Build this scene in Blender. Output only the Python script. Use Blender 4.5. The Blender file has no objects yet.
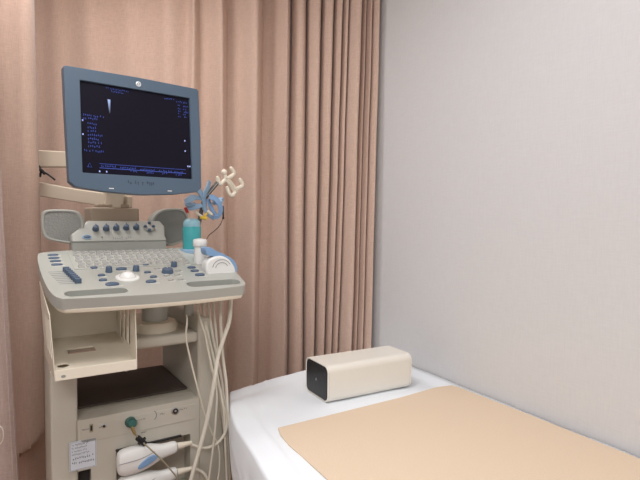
import bpy, bmesh, math, random
from mathutils import Vector, Matrix, noise
random.seed(7)
R = math.radians
S = bpy.context.scene
COL = S.collection

# ------------------------------------------------------------------ camera
CAM_H = 1.15; FPX = 500.0; PITCH = R(2.55); ROLL = .0107
fw = Vector((0, math.cos(PITCH), -math.sin(PITCH)))
r0 = Vector((1, 0, 0)); u0 = Vector((0, math.sin(PITCH), math.cos(PITCH)))
rt = math.cos(ROLL)*r0 + math.sin(ROLL)*u0
up = -math.sin(ROLL)*r0 + math.cos(ROLL)*u0
CP = Vector((0, 0, CAM_H))
cd = bpy.data.cameras.new('camera'); cam = bpy.data.objects.new('camera', cd); COL.objects.link(cam)
cd.sensor_width = 36; cd.lens = 36*FPX/640; cd.clip_start = .02
cam.matrix_world = Matrix(((rt.x, up.x, -fw.x, CP.x), (rt.y, up.y, -fw.y, CP.y), (rt.z, up.z, -fw.z, CP.z), (0, 0, 0, 1)))
S.camera = cam
S.view_settings.view_transform = 'Standard'; S.view_settings.look = 'None'
S.view_settings.gamma = 1; S.view_settings.use_curve_mapping = False
S.view_settings.exposure = 0.0

# ------------------------------------------------------------------ light
w = bpy.data.worlds.new('world'); S.world = w; w.use_nodes = True
w.node_tree.nodes['Background'].inputs[0].default_value = (.9, .94, 1, 1)
w.node_tree.nodes['Background'].inputs[1].default_value = .25
RA = 30.0   # the room's axes are turned 30 degrees to the view
RU = Vector((math.cos(R(RA)), math.sin(R(RA)), 0)); RV = Vector((-math.sin(R(RA)), math.cos(R(RA)), 0))
def room(a, b, h=0): return RU*a + RV*b + Vector((0, 0, h))
def area(name, loc, target, sx, sy, power, col):
    l = bpy.data.lights.new(name, 'AREA'); l.shape = 'RECTANGLE'; l.size = sx; l.size_y = sy; l.energy = power; l.color = col
    o = bpy.data.objects.new(name, l); COL.objects.link(o); o.location = loc
    o.rotation_euler = (Vector(target)-Vector(loc)).to_track_quat('-Z', 'Y').to_euler()
    return o
area('ceiling_panel_light', (-1.05, 1.70, 2.36), (-1.05, 1.70, 0), .6, .3, 12, (1, .98, .97))
area('ceiling_panel_light', room(.2, .80, 2.36), room(.2, .80, 0), 1.2, .4, 18, (1, .98, .97))
area('ceiling_panel_light', room(-.7, -.8, 2.36), room(-.7, -.8, 0), 1.2, .6, 36, (1, .98, .97))

# ------------------------------------------------------------------ pixel -> point on a real plane
def ray(x, y): return fw + rt*((x-320)/FPX) - up*((y-240)/FPX)
def atz(x, y, h): d = ray(x, y); return CP + d*((h-CAM_H)/d.z)
def aty(x, y, Y): d = ray(x, y); return CP + d*(Y/d.y)
MO = Vector((-.63, 1.229, 0)); MA = R(33.15)
MU = Vector((math.cos(MA), math.sin(MA), 0)); MV = Vector((-math.sin(MA), math.cos(MA), 0))
def loc(P): d = P-MO; return Vector((d.dot(MU), d.dot(MV), P.z))
def wld(p): return MO + MU*p[0] + MV*p[1] + Vector((0, 0, p[2]))
def onv(x, y, v):
    d = ray(x, y); t = (v-(CP-MO).dot(MV))/d.dot(MV); return loc(CP+d*t)
TILT = R(13); TT = math.tan(TILT); DH = .945
def deck(u, v, e=0): return Vector((u, v, DH+TT*v+e))
def onp(x, y):
    d = ray(x, y); n = Vector((0, 0, 1))-MV*TT
    k = n.dot(MO+Vector((0, 0, DH))-CP)/n.dot(d); return loc(CP+d*k)

# ------------------------------------------------------------------ materials
def mat(name, col, rough=.5, metal=0, bump=0, bscale=200, var=0, vscale=8, emit=0, ior=1.45, coat=0, sheen=0, trans=0, sss=0):
    m = bpy.data.materials.new(name); m.use_nodes = True; nt = m.node_tree; b = nt.nodes['Principled BSDF']
    b.inputs['Base Color'].default_value = (*col, 1); b.inputs['Roughness'].default_value = rough
    b.inputs['Metallic'].default_value = metal; b.inputs['IOR'].default_value = ior
    b.inputs['Coat Weight'].default_value = coat; b.inputs['Sheen Weight'].default_value = sheen
    b.inputs['Transmission Weight'].default_value = trans
    tc = nt.nodes.new('ShaderNodeTexCoord')
    if emit:
        b.inputs['Emission Color'].default_value = (*col, 1); b.inputs['Emission Strength'].default_value = emit
    if var:
        n = nt.nodes.new('ShaderNodeTexNoise'); n.inputs['Scale'].default_value = vscale; n.inputs['Detail'].default_value = 5
        nt.links.new(tc.outputs['Object'], n.inputs['Vector'])
        mx = nt.nodes.new('ShaderNodeMix'); mx.data_type = 'RGBA'
        mx.inputs[6].default_value = (*[c*(1-var) for c in col], 1); mx.inputs[7].default_value = (*[min(1, c*(1+var)) for c in col], 1)
        nt.links.new(n.outputs['Fac'], mx.inputs[0]); nt.links.new(mx.outputs[2], b.inputs['Base Color'])
    if bump:
        n = nt.nodes.new('ShaderNodeTexNoise'); n.inputs['Scale'].default_value = bscale; n.inputs['Detail'].default_value = 3
        nt.links.new(tc.outputs['Object'], n.inputs['Vector'])
        bp = nt.nodes.new('ShaderNodeBump'); bp.inputs['Strength'].default_value = bump; bp.inputs['Distance'].default_value = .002
        nt.links.new(n.outputs['Fac'], bp.inputs['Height']); nt.links.new(bp.outputs['Normal'], b.inputs['Normal'])
    return m
def weave(name, c1, c2, sx, sy, sz, bump=.3, sheen=.2, rough=.9, dist=.001):
    """cloth or wallpaper: two stretched noises crossing like threads"""
    m = bpy.data.materials.new(name); m.use_nodes = True; nt = m.node_tree; b = nt.nodes['Principled BSDF']
    b.inputs['Roughness'].default_value = rough; b.inputs['Sheen Weight'].default_value = sheen; b.inputs['Specular IOR Level'].default_value = .2
    tc = nt.nodes.new('ShaderNodeTexCoord')
    outs = []
    for k, sc in enumerate(((sx, sy, sz*.06), (sx*.08, sy*.08, sz))):
        mp = nt.nodes.new('ShaderNodeMapping'); mp.inputs['Scale'].default_value = sc
        nt.links.new(tc.outputs['Object'], mp.inputs['Vector'])
        n = nt.nodes.new('ShaderNodeTexNoise'); n.inputs['Scale'].default_value = 1; n.inputs['Detail'].default_value = 2
        nt.links.new(mp.outputs[0], n.inputs['Vector']); outs.append(n.outputs['Fac'])
    ad = nt.nodes.new('ShaderNodeMath'); ad.operation = 'ADD'; nt.links.new(outs[0], ad.inputs[0]); nt.links.new(outs[1], ad.inputs[1])
    mr = nt.nodes.new('ShaderNodeMapRange'); mr.inputs['From Min'].default_value = .7; mr.inputs['From Max'].default_value = 1.3
    nt.links.new(ad.outputs[0], mr.inputs['Value'])
    mx = nt.nodes.new('ShaderNodeMix'); mx.data_type = 'RGBA'; mx.inputs[6].default_value = (*c1, 1); mx.inputs[7].default_value = (*c2, 1)
    nt.links.new(mr.outputs[0], mx.inputs[0]); nt.links.new(mx.outputs[2], b.inputs['Base Color'])
    bp = nt.nodes.new('ShaderNodeBump'); bp.inputs['Strength'].default_value = bump; bp.inputs['Distance'].default_value = dist
    nt.links.new(mr.outputs[0], bp.inputs['Height']); nt.links.new(bp.outputs['Normal'], b.inputs['Normal'])
    return m
def planks(name):
    m = mat(name, (.30, .15, .075), .4); nt = m.node_tree; b = nt.nodes['Principled BSDF']
    tc = nt.nodes.new('ShaderNodeTexCoord'); mp = nt.nodes.new('ShaderNodeMapping'); mp.inputs['Rotation'].default_value = (0, 0, R(-30))
    nt.links.new(tc.outputs['Object'], mp.inputs['Vector'])
    br = nt.nodes.new('ShaderNodeTexBrick'); br.inputs['Scale'].default_value = 1; br.inputs['Brick Width'].default_value = .9; br.inputs['Row Height'].default_value = .1
    br.inputs['Mortar Size'].default_value = .0015; br.inputs['Color1'].default_value = (.32, .15, .07, 1); br.inputs['Color2'].default_value = (.24, .11, .055, 1); br.inputs['Mortar'].default_value = (.06, .03, .02, 1)
    nt.links.new(mp.outputs[0], br.inputs['Vector']); nt.links.new(br.outputs[0], b.inputs['Base Color'])
    return m
M_ = dict(
    cream=mat('cream_plastic', (.55, .525, .45), .45, var=.04, bump=.05, bscale=600),
    cream2=mat('tray_plastic', (.76, .70, .58), .4, var=.03),
    grey=mat('grey_plastic', (.43, .44, .405), .3, var=.03, bump=.05, bscale=900),
    shaded_grey=mat('shaded_grey_plastic', (.30, .31, .29), .55),  # darker copy of the console grey, shade painted into the colour
    key=mat('key_plastic', (.40, .395, .37), .5),
    blue=mat('navy_rubber', (.085, .125, .19), .38),
    bezel=mat('slate_blue_plastic', (.088, .133, .190), .42, var=.03),
    shell=mat('monitor_shell', (.15, .20, .26), .5),
    grille=mat('grille_mesh', (.33, .335, .32), .7),
    screen=mat('screen_glass', (.010, .009, .018), .35, ior=1.2),
    stext=mat('screen_text', (.05, .09, .42), .5, emit=.42),
    swhite=mat('screen_white_text', (.35, .42, .8), .5, emit=.7),
    sblack=mat('dark_print', (.03, .04, .06), .6),
    silver=mat('silver_badge', (.72, .75, .78), .3, metal=.3),
    print=mat('grey_print', (.26, .27, .30), .7),
    white=mat('white_plastic', (.80, .80, .78), .35, var=.02),
    tball=mat('trackball_white', (.86, .85, .82), .15, coat=.6),
    lblue=mat('light_blue_plastic', (.22, .37, .60), .4),
    pblue=mat('pale_blue_plastic', (.30, .45, .62), .35),
    gel=mat('teal_gel', (.055, .40, .43), .18, var=.15, vscale=30, coat=.5),
    gelcap=mat('clear_blue_cap', (.28, .52, .62), .2, coat=.5),
    cable=mat('cable_sheath', (.70, .665, .57), .42),
    cable2=mat('brown_lead', (.35, .30, .21), .5),
    black=mat('black_plastic', (.012, .012, .014), .5),
    dark=mat('dark_slot', (.03, .027, .024), .8),
    mat_=mat('dark_brown_mat', (.085, .065, .055), .75, bump=.2, bscale=300),
    green=mat('green_plug', (.035, .12, .10), .4),
    brass=mat('plug_brass', (.45, .34, .15), .4, metal=.6),
    red=mat('red_plastic', (.42, .025, .02), .4),
    yellow=mat('yellow_plastic', (.75, .52, .05), .4),
    shaded_beige=mat('shaded_beige_plastic', (.42, .34, .26), .5),  # beige with the shadow under the monitor put into the colour
    rod=mat('dark_grey_rod', (.10, .10, .10), .4),
    rodl=mat('grey_stripe', (.35, .34, .30), .4),
    arm=mat('ivory_arm', (.74, .66, .54), .45),
    label=mat('label_paper', (.68, .72, .78), .6),
    vinyl=mat('cream_vinyl', (.83, .80, .73), .38, bump=.25, bscale=60, var=.03),
    bvinyl=mat('black_vinyl', (.014, .015, .018), .32, bump=.3, bscale=90),
    steel=mat('steel', (.5, .5, .5), .3, metal=.9),
    rubber=mat('caster_rubber', (.06, .06, .06), .7),
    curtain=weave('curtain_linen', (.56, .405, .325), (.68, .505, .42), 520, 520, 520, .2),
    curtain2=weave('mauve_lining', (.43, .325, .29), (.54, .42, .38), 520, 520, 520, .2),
    wall=weave('wallpaper_linen', (.645, .645, .655), (.685, .685, .695), 330, 330, 420, .12, sheen=0, rough=.75, dist=.0008),
    pad=mat('peach_towelling', (.76, .61, .46), .95, var=.07, vscale=260, bump=.5, bscale=420),
    sheet=mat('white_cotton', (.86, .905, .955), .85, bump=.15, bscale=25, sheen=.1),
    floor=planks('wood_floor'), ceil=mat('ceiling_white', (.8, .79, .77), .9, var=.02),
)
# ------------------------------------------------------------------ mesh helpers
def obj(name, bm, m, parent=None, bevel=0, seg=3, smooth=True, angle=35, sub=0):
    bmesh.ops.recalc_face_normals(bm, faces=bm.faces)
    me = bpy.data.meshes.new(name); bm.to_mesh(me); bm.free()
    for mm in (m if isinstance(m, (list, tuple)) else [m]): me.materials.append(M_[mm] if isinstance(mm, str) else mm)
    if smooth:
        for p in me.polygons: p.use_smooth = True
        me.set_sharp_from_angle(angle=R(angle))
    o = bpy.data.objects.new(name, me); COL.objects.link(o)
    if bevel:
        b = o.modifiers.new('bevel', 'BEVEL'); b.width = bevel; b.segments = seg; b.limit_method = 'ANGLE'; b.angle_limit = R(40)
        wn = o.modifiers.new('wn', 'WEIGHTED_NORMAL'); wn.keep_sharp = False
    if sub:
        s = o.modifiers.new('sub', 'SUBSURF'); s.levels = sub; s.render_levels = sub
    if parent: o.parent = parent
    return o
def tag(o, label, cat=None, group=None, kind=None):
    if label: o['label'] = label
    if cat: o['category'] = cat
    if group: o['group'] = group
    if kind: o['kind'] = kind
    return o
def struct(name, bm, m, **k): o = obj(name, bm, m, **k); o['kind'] = 'structure'; return o
def empty(name, l, label, cat, group=None, rz=0):
    o = bpy.data.objects.new(name, None); COL.objects.link(o); o.location = l; o.rotation_euler = (0, 0, rz); o.empty_display_size = .05
    return tag(o, label, cat, group)
def box(bm, c, s, rot=None, mi=0):
    mtx = Matrix.Translation(Vector(c)) @ (rot.to_4x4() if rot else Matrix.Identity(4)) @ Matrix.Diagonal((s[0], s[1], s[2], 1))
    g = bmesh.ops.create_cube(bm, size=1, matrix=mtx)
    for f in {f for v in g['verts'] for f in v.link_faces}: f.material_index = mi
    return bm
def nb(): return bmesh.new()
def bx(c, s, rot=None): return box(nb(), c, s, rot)
def bxr(a, b): # min,max
    return bx([(a[i]+b[i])/2 for i in range(3)], [b[i]-a[i] for i in range(3)])
def addr(bm, a, b): return box(bm, [(a[i]+b[i])/2 for i in range(3)], [b[i]-a[i] for i in range(3)])
def prism(bm, pts, dvec, holes=()):
    """outline (3D points in one plane) with optional holes, pushed along dvec"""
    edges = []
    for loop in (pts, *holes):
        vs = [bm.verts.new(p) for p in loop]
        edges += [bm.edges.new((vs[i], vs[(i+1) % len(vs)])) for i in range(len(vs))]
    if holes: fs = [g for g in bmesh.ops.triangle_fill(bm, use_beauty=True, edges=edges)['geom'] if isinstance(g, bmesh.types.BMFace)]
    else: fs = [bm.faces.new([e.verts[0] if e.verts[0] in edges[i-1].verts else e.verts[1] for i, e in enumerate(edges)])]
    r = bmesh.ops.extrude_face_region(bm, geom=fs)
    bmesh.ops.translate(bm, vec=Vector(dvec), verts=[g for g in r['geom'] if isinstance(g, bmesh.types.BMVert)])
    return bm
def rounded(x0, x1, y0, y1, r, n=5):
    out = []
    for cx, cy, a in ((x1-r, y1-r, 0), (x0+r, y1-r, 90), (x0+r, y0+r, 180), (x1-r, y0+r, 270)):
        for k in range(n+1):
            t = R(a+90*k/n); out.append((cx+r*math.cos(t), cy+r*math.sin(t)))
    return out
def smooth_path(pts, n=6, closed=False):
    P = [Vector(p) for p in pts]; out = []; L = len(P)
    rng = range(L if closed else L-1)
    for i in rng:
        g = (lambda k: P[k % L]) if closed else (lambda k: P[max(0, min(L-1, k))])
        a, b, c, d = g(i-1), g(i), g(i+1), g(i+2)
        for k in range(n):
            t = k/n
            out.append(.5*((2*b)+(c-a)*t+(2*a-5*b+4*c-d)*t*t+(-a+3*b-3*c+d)*t**3))
    if not closed: out.append(P[-1])
    return out
def tube(bm, pts, rad, n=8, sm=6, caps=True, flat=None):
    """sweep; rad a number or list per control point; flat=(direction, thickness ratio)"""
    P = smooth_path(pts, sm) if sm else [Vector(p) for p in pts]
    rr = rad if isinstance(rad, (list, tuple)) else None
    rings = []; prev = None
    for i, p in enumerate(P):
        t = (P[min(i+1, len(P)-1)]-P[max(i-1, 0)]).normalized()
        if prev is None:
            a = Vector((0, 0, 1)) if abs(t.z) < .9 else Vector((1, 0, 0)); nrm = (a-t*a.dot(t)).normalized()
        else: nrm = (prev-t*prev.dot(t)).normalized()
        prev = nrm; bn = t.cross(nrm)
        if rr:
            f = i/(len(P)-1)*(len(rr)-1); k = min(int(f), len(rr)-2); r_ = rr[k]+(rr[k+1]-rr[k])*(f-k)
        else: r_ = rad
        q = 1 if flat is None else flat
        rings.append([bm.verts.new(p+nrm*math.cos(2*math.pi*j/n)*r_+bn*math.sin(2*math.pi*j/n)*r_*q) for j in range(n)])
    for a, b in zip(rings, rings[1:]):
        for j in range(n): bm.faces.new((a[j], a[(j+1) % n], b[(j+1) % n], b[j]))
    if caps: bm.faces.new(rings[0][::-1]); bm.faces.new(rings[-1])
    return bm
def lathe(bm, prof, c=(0, 0, 0), rot=None, n=24, sx=1, sy=1):
    mt = Matrix.Translation(Vector(c)) @ (rot.to_4x4() if rot else Matrix.Identity(4)); rings = []
    for r_, z in prof:
        rings.append([bm.verts.new(mt @ Vector((r_*sx*math.cos(2*math.pi*j/n), r_*sy*math.sin(2*math.pi*j/n), z))) for j in range(n)])
    for a, b in zip(rings, rings[1:]):
        for j in range(n): bm.faces.new((a[j], a[(j+1) % n], b[(j+1) % n], b[j]))
    bm.faces.new(rings[0][::-1]); bm.faces.new(rings[-1]); return bm
def ball(bm, c, r_, s=(1, 1, 1), rot=None):
    bmesh.ops.create_uvsphere(bm, u_segments=16, v_segments=10, radius=r_, matrix=Matrix.Translation(Vector(c)) @ (rot.to_4x4() if rot else Matrix.Identity(4)) @ Matrix.Diagonal((*s, 1))); return bm
def Rx(a): return Matrix.Rotation(a, 3, 'X')
def Rz(a): return Matrix.Rotation(a, 3, 'Z')
def Ry(a): return Matrix.Rotation(a, 3, 'Y')

# ------------------------------------------------------------------ room
WU = 1.329; corner_v = 1.84
UMIN, VMIN, VMAX, CH = -1.5, -1.9, 3.05, 2.4
def slab(a0, a1, b0, b1, h0, h1):
    bm = nb(); P = [room(a0, b0, h0), room(a1, b0, h0), room(a1, b1, h0), room(a0, b1, h0)]
    return prism(bm, P, (0, 0, h1-h0))
wall_a = atz(372, 350, .55); wall_b = atz(640, 457, .55)
WU = wall_a.dot(RU)
struct('floor', slab(UMIN-.1, WU+.1, VMIN-.1, VMAX+.1, -.1, 0), 'floor', smooth=False)
struct('ceiling', slab(UMIN-.1, WU+.1, VMIN-.1, VMAX+.1, CH, CH+.1), 'ceil', smooth=False)
struct('wall_right', slab(WU, WU+.1, VMIN, VMAX, 0, CH), 'wall', smooth=False)
struct('wall_left', slab(UMIN-.1, UMIN, VMIN, VMAX, 0, CH), 'wall', smooth=False)
struct('wall_back', slab(UMIN-.1, WU+.1, VMAX, VMAX+.1, 0, CH), 'wall', smooth=False)
struct('wall_front', slab(UMIN-.1, WU+.1, VMIN-.1, VMIN, 0, CH), 'wall', smooth=False)

# ------------------------------------------------------------------ curtains
def curtain(name, top, bot, amps, ybase, m, z0=.015, z1=CH-.001, ytop=0, ybot=350, tag_=None, nper=12, sharp=.35, hemfn=None):
    """folds: boundary columns at the top and bottom rows, each fold a rounded bulge towards the room"""
    bm = nb(); NZ = 28; rows = []
    for iz in range(NZ+1):
        z = z0+(z1-z0)*iz/NZ; row = []
        for k in range(len(top)-1):
            for j in range(nper+(1 if k == len(top)-2 else 0)):
                f = j/nper
                # height of this sample as a share between the two measured rows
                zt, zb = 2.15, .60
                s = max(-.2, min(1.25, (z-zb)/(zt-zb)))
                c0 = bot[k]+(top[k]-bot[k])*s; c1 = bot[k+1]+(top[k+1]-bot[k+1])*s
                px = c0+(c1-c0)*f
                Y = ybase(px)
                t = 2*f-1
                soft = .5-.5*math.cos(2*math.pi*f)
                hard = (max(0, 1-abs(t)**2.4))**.6
                asym = (math.sin(math.pi*min(1, f/.88)/2)**2 if f < .88 else max(0, 1-((f-.88)/.12)**2)**.7)
                kk = 0 if k < 6 else (1 if k > 8 else .5)
                off = amps[k]*((soft if k < 6 else asym) if k < 9 else hard)
                sk = .22*amps[k]*(f*(1-f)*4)     # folds lean a little to the right
                wob = .006*noise.noise(Vector((px*.05, z*1.3, 3)))+.004*noise.noise(Vector((px*.02, z*3, 9)))
                x = (px-320)/FPX*Y + sk
                zz = z if not hemfn else max(z, hemfn(px))
                row.append(bm.verts.new((x+wob*.5, Y-off+wob, zz)))
        rows.append(row)
    for a, b in zip(rows, rows[1:]):
        for j in range(len(a)-1): bm.faces.new((a[j], a[j+1], b[j+1], b[j]))
    o = obj(name, bm, m, angle=70)
    s = o.modifiers.new('thick', 'SOLIDIFY'); s.thickness = .002; s.offset = 1
    return o
top = [10, 45, 72, 112, 152, 188, 200, 226, 262, 289, 304, 319, 331, 339, 344.5, 357, 362, 367, 374]
bot = [10, 42, 80, 108, 150, 178, 203, 228, 259, 288.5, 304, 315, 325, 331.5, 338, 352, 357, 362.5, 371]
amp = [.02, .02, .03, .025, .035, .05, .07, .10, .11, .085, .09, .085, .08, .07, .10, .05, .06, .07]
yb = lambda px: 2.36+.16*max(0, (300-px)/300)-.11*max(0, min(1, (px-300)/75))
c1 = curtain('curtain', top, bot, amp, yb, 'curtain')
tag(c1, 'wide pale terracotta linen curtain in deep folds hanging behind the ultrasound machine and the bed', 'curtain')
# nearer panel on the left edge
def left_curtain():
    bm = nb(); NZ = 140; NX = 30; rows = []
    for iz in range(NZ+1):
        row = []
        for ix in range(NX+1):
            f = ix/NX; z = .02+(CH-.001-.02)*iz/NZ
            zt = 2.05; zb = .27
            s = (z-zb)/(zt-zb)
            xr = 43+(36-43)*max(0, s)
            px = -75+(xr+75)*f
            Y = 1.76-.035*math.exp(-((px-2)/14)**2)-.03*math.exp(-((px-30)/16)**2)+.05*f**14+.02*math.sin(px*.09)*(px < -5)+.008*noise.noise(Vector((px*.06, z*2, 0)))
            zl = .285+.0028*max(0, px-14)
            Y += .10*max(0, min(1, (zl-z)/.02))  # lower part pushed back, a ledge shaped to put it in shade
            row.append(bm.verts.new(((px-320)/FPX*Y, Y, z)))
        rows.append(row)
    for a, b in zip(rows, rows[1:]):
        for j in range(len(a)-1): bm.faces.new((a[j], a[j+1], b[j+1], b[j]))
    o = obj('curtain', bm, 'curtain', angle=80)
    s = o.modifiers.new('thick', 'SOLIDIFY'); s.thickness = .003
    return o
tag(left_curtain(), 'narrow nearer curtain panel at the left edge of the picture, stepped back below a slanted ledge', 'curtain')
def edge_curtain():
    bm = nb(); NZ = 30; rows = []
    for iz in range(NZ+1):
        z = .05+(CH-.001-.05)*iz/NZ; row = []
        # right edge slants: column 0 at row 150, column 14 at row 480
        edge = 14-max(0, (z-.35))*13.5
        for ix in range(13):
            px = edge-60*(1-ix/12); Y = 1.47-.012*math.sin(ix*.9)-.006*(ix == 12)
            row.append(bm.verts.new(((px-320)/FPX*Y, Y, z)))
        rows.append(row)
    for a, b in zip(rows, rows[1:]):
        for j in range(len(a)-1): bm.faces.new((a[j], a[j+1], b[j+1], b[j]))
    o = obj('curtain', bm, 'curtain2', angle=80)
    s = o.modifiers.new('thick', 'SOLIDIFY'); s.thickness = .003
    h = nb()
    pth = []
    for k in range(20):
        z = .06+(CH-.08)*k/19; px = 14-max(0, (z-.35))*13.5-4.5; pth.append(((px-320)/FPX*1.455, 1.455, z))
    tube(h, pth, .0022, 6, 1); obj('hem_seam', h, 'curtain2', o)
    return tag(o, 'mauve curtain edge with a stitched side hem in the far left corner of the picture', 'curtain')
edge_curtain()

# ------------------------------------------------------------------ bed
BH = .55
bd = (wall_b-wall_a).normalized(); bd.z = 0
cA = wall_a.copy()                      # head end at the wall
Lp = [atz(229.5, 391, BH), atz(229.5, 405, BH), atz(234, 424, BH), atz(250, 449, BH), atz(269, 480, BH)]
bedroot = empty('examination_bed', (0, 0, 0), 'narrow examination bed standing along the right-hand wall under a white sheet', 'bed')
L0 = atz(269, 480, BH)
LL = [p for p in Lp]+[L0+bd*k for k in (.2, .4, .6, .8)]
def arclen(P):
    s = [0]
    for a, b in zip(P, P[1:]): s.append(s[-1]+(b-a).length)
    return s
def along(P, s):
    A = arclen(P); s = max(0, min(A[-1]-1e-6, s))
    for i in range(len(P)-1):
        if A[i+1] >= s: return P[i].lerp(P[i+1], (s-A[i])/(A[i+1]-A[i]))
LS = smooth_path(LL, 8); SL = arclen(LS)[-1]
WL = [cA, cA+bd*1.9]
wdir = Vector((-bd.y, bd.x, 0)).normalized()
if wdir.dot(L0-cA) < 0: wdir = -wdir          # points away from the wall
WEPS = -.012
def sheet_pt(i, s):
    """i 0..1 from left edge to the wall, s metres along the bed"""
    a = along(LS, s); b = cA+bd*(s*1.9/SL)+wdir*.004
    p = a.lerp(b, i)
    return p
def sheet():
    bm = nb(); NS = 90; NI = 46; SK = 16; rows = []
    for js in range(-6, NS+1):
        s = max(0, js)/NS; s = (s**1.35)*SL
        row = []
        for ii in range(-SK, NI+1):
            i = (max(0, ii)/NI)**1.7
            p = sheet_pt(i, s); z = BH
            # rounded edges
            dl = i*(sheet_pt(1, s)-sheet_pt(0, s)).length; de = s
            r_ = .010
            if dl < r_: z -= r_-math.sqrt(max(0, r_*r_-(r_-dl)**2))
            if de < r_: z -= (r_-math.sqrt(max(0, r_*r_-(r_-de)**2)))*.4
            z -= .008*math.exp(-((s-.07)/.03)**2)*math.exp(-dl/.25)
            # creases
            q = Vector((p.x*3, p.y*3, 0))
            z += .004*noise.noise(q*1.5)+.0018*noise.noise(q*5+Vector((3, 1, 0)))
            z += .0035*math.exp(-((dl-.055-.02*s)/.005)**2)*min(1, s/.1)-.003*math.exp(-((dl-.10+.03*s)/.006)**2)+.0025*math.exp(-((dl-.16-.05*s)/.007)**2)*math.exp(-s/.8)
            fold = abs(math.sin((p.x*1.0+p.y*.55)*26+2*noise.noise(q)))
            z += .0035*math.exp(-(fold/.12)**2)*math.exp(-dl/.18)
            if js < 0:
                z -= (-js)/6*.05; p = p+(sheet_pt(i, 0)-sheet_pt(i, .05)).normalized()*.003*(-js)
            if ii < 0:
                k = -ii/SK; drop = .02+.30*k
                sh = 2.8*max(0, drop-.045)*math.exp(-s/1.3)
                p = along(LS, s+sh)
                out = wdir*(.006+.012*k+.014*k*math.sin(s*21-2.5*k+1.2)+.006*k*math.sin(s*53-5*k))
                out = out*min(1, s/.3); p = p+out; z = min(z, BH-.02)-.30*k-(.02 if js >= 0 else 0)
                if js < 0: p = along(LS, sh)+out*1.0
            p = Vector((p.x, p.y, z)); row.append(bm.verts.new(p))
        rows.append(row)
    for a, b in zip(rows, rows[1:]):
        for j in range(len(a)-1): bm.faces.new((a[j], a[j+1], b[j+1], b[j]))
    o = obj('bed_sheet', bm, 'sheet', angle=180)
    sd = o.modifiers.new('thick', 'SOLIDIFY'); sd.thickness = .0015; sd.offset = -1
    return o
tag(sheet(), 'white cotton sheet with soft creases draped over the examination bed', 'sheet')
def inset_poly(dist):
    a = sheet_pt(0, .03); P = []
    for s in [.04, .1, .2, .35, .5, .7, .9, 1.2, SL-.02]: P.append(sheet_pt(0, s)-wdir*dist)
    e = sheet_pt(1, SL-.02)+wdir*.03; c = sheet_pt(1, .04)+wdir*.03
    return P+[e, c]
def flat(P, h): return [Vector((p.x, p.y, h)) for p in P]
obj('mattress', prism(nb(), flat(inset_poly(.03), BH-.10), (0, 0, .088)), 'sheet', bedroot, bevel=.01)
obj('frame', prism(nb(), flat(inset_poly(.06), BH-.15), (0, 0, .05)), 'steel', bedroot)
ip = inset_poly(.09)
for q in (ip[1], ip[7], ip[-2]+wdir*.06, ip[-1]+wdir*.06+bd*.06):
    b = nb(); lathe(b, [(.018, 0), (.018, BH-.15)], (q.x, q.y, 0)); obj('leg', b, 'steel', bedroot)
# peach pad
def pad():
    P = [atz(278, 430, BH), atz(340, 414.5, BH), atz(400, 399.5, BH), atz(436, 389, BH), atz(452, 387, BH), atz(459, 389, BH), atz(520, 413, BH), atz(640, 461.5, BH)]
    n = P[-1]+bd*.62
    Q = [atz(326, 480, BH)+bd*.75, atz(326, 480, BH), atz(305, 461, BH), atz(288, 446, BH), atz(280, 436, BH)]
    b = nb(); hgt = .0065
    # fine surface: cross-section grid from left edge to wall edge
    top_, bot_ = smooth_path([P[0], *P[1:5]], 4), None
    loop = [Vector((p.x, p.y, BH+.001)) for p in P+[n]+Q]
    prism(b, loop, (0, 0, hgt))
    return obj('bed_pad', b, 'pad', bevel=.0025)
tag(pad(), 'peach towelling pad spread over the white sheet on the bed', 'pad')

# box-shaped vinyl pillow
def vinyl_pillow():
    f0 = atz(328, 404.3, BH+.003); f1 = atz(411, 387.6, BH+.003); b0 = atz(308.5, 391, BH+.003)
    X = (f1-f0); Ln = X.length; X.normalize(); Yv = Vector((-X.y, X.x, 0)); dep = .152; hh = .120
    root = empty('vinyl_pillow', f0+X*Ln/2+Yv*dep/2, 'cream vinyl box-shaped pillow with black ends lying across the head of the bed', 'pillow', rz=math.atan2(X.y, X.x))
    rr = rounded(-dep/2, dep/2, 0, hh, .022, 6)
    b = nb(); prism(b, [Vector((-Ln/2+.004, y, z)) for y, z in rr], (Ln-.008, 0, 0)); obj('cover', b, 'vinyl', root, bevel=.004)
    for s in (-1, 1):
        r2 = rounded(-dep/2+.006, dep/2-.006, .006, hh-.006, .018, 6)
        b = nb(); prism(b, [Vector((s*(Ln/2-.006), y, z)) for y, z in r2], (s*.008, 0, 0)); e = obj('end_panel', b, 'bvinyl', root, bevel=.003)
        e['label'] = 'black end panel'
        b = nb(); loop = [Vector((s*(Ln/2-.001), y, z)) for y, z in rounded(-dep/2+.002, dep/2-.002, .002, hh-.002, .021, 6)]
        tube(b, loop+[loop[0]], .0028, 6, 1); obj('piping', b, 'vinyl', root)
        if s < 0:
            b = nb(); lathe(b, [(.0042, 0), (.0042, .0012)], (-Ln/2-.0015, 0, hh/2), Ry(R(-90)), 12)
            box(b, (-Ln/2-.003, 0, hh/2), (.001, .0015, .012)); obj('badge', b, 'print', e)
    return root
vinyl_pillow()

# ------------------------------------------------------------------ ultrasound machine
mach = empty('ultrasound_machine', MO, 'cream and grey ultrasound machine on a trolley with a blue-framed monitor, left of the bed', 'ultrasound machine', rz=MA)
def part(name, bm, m, parent=mach, **k): return obj(name, bm, m, parent, **k)
VF = .12
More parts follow.
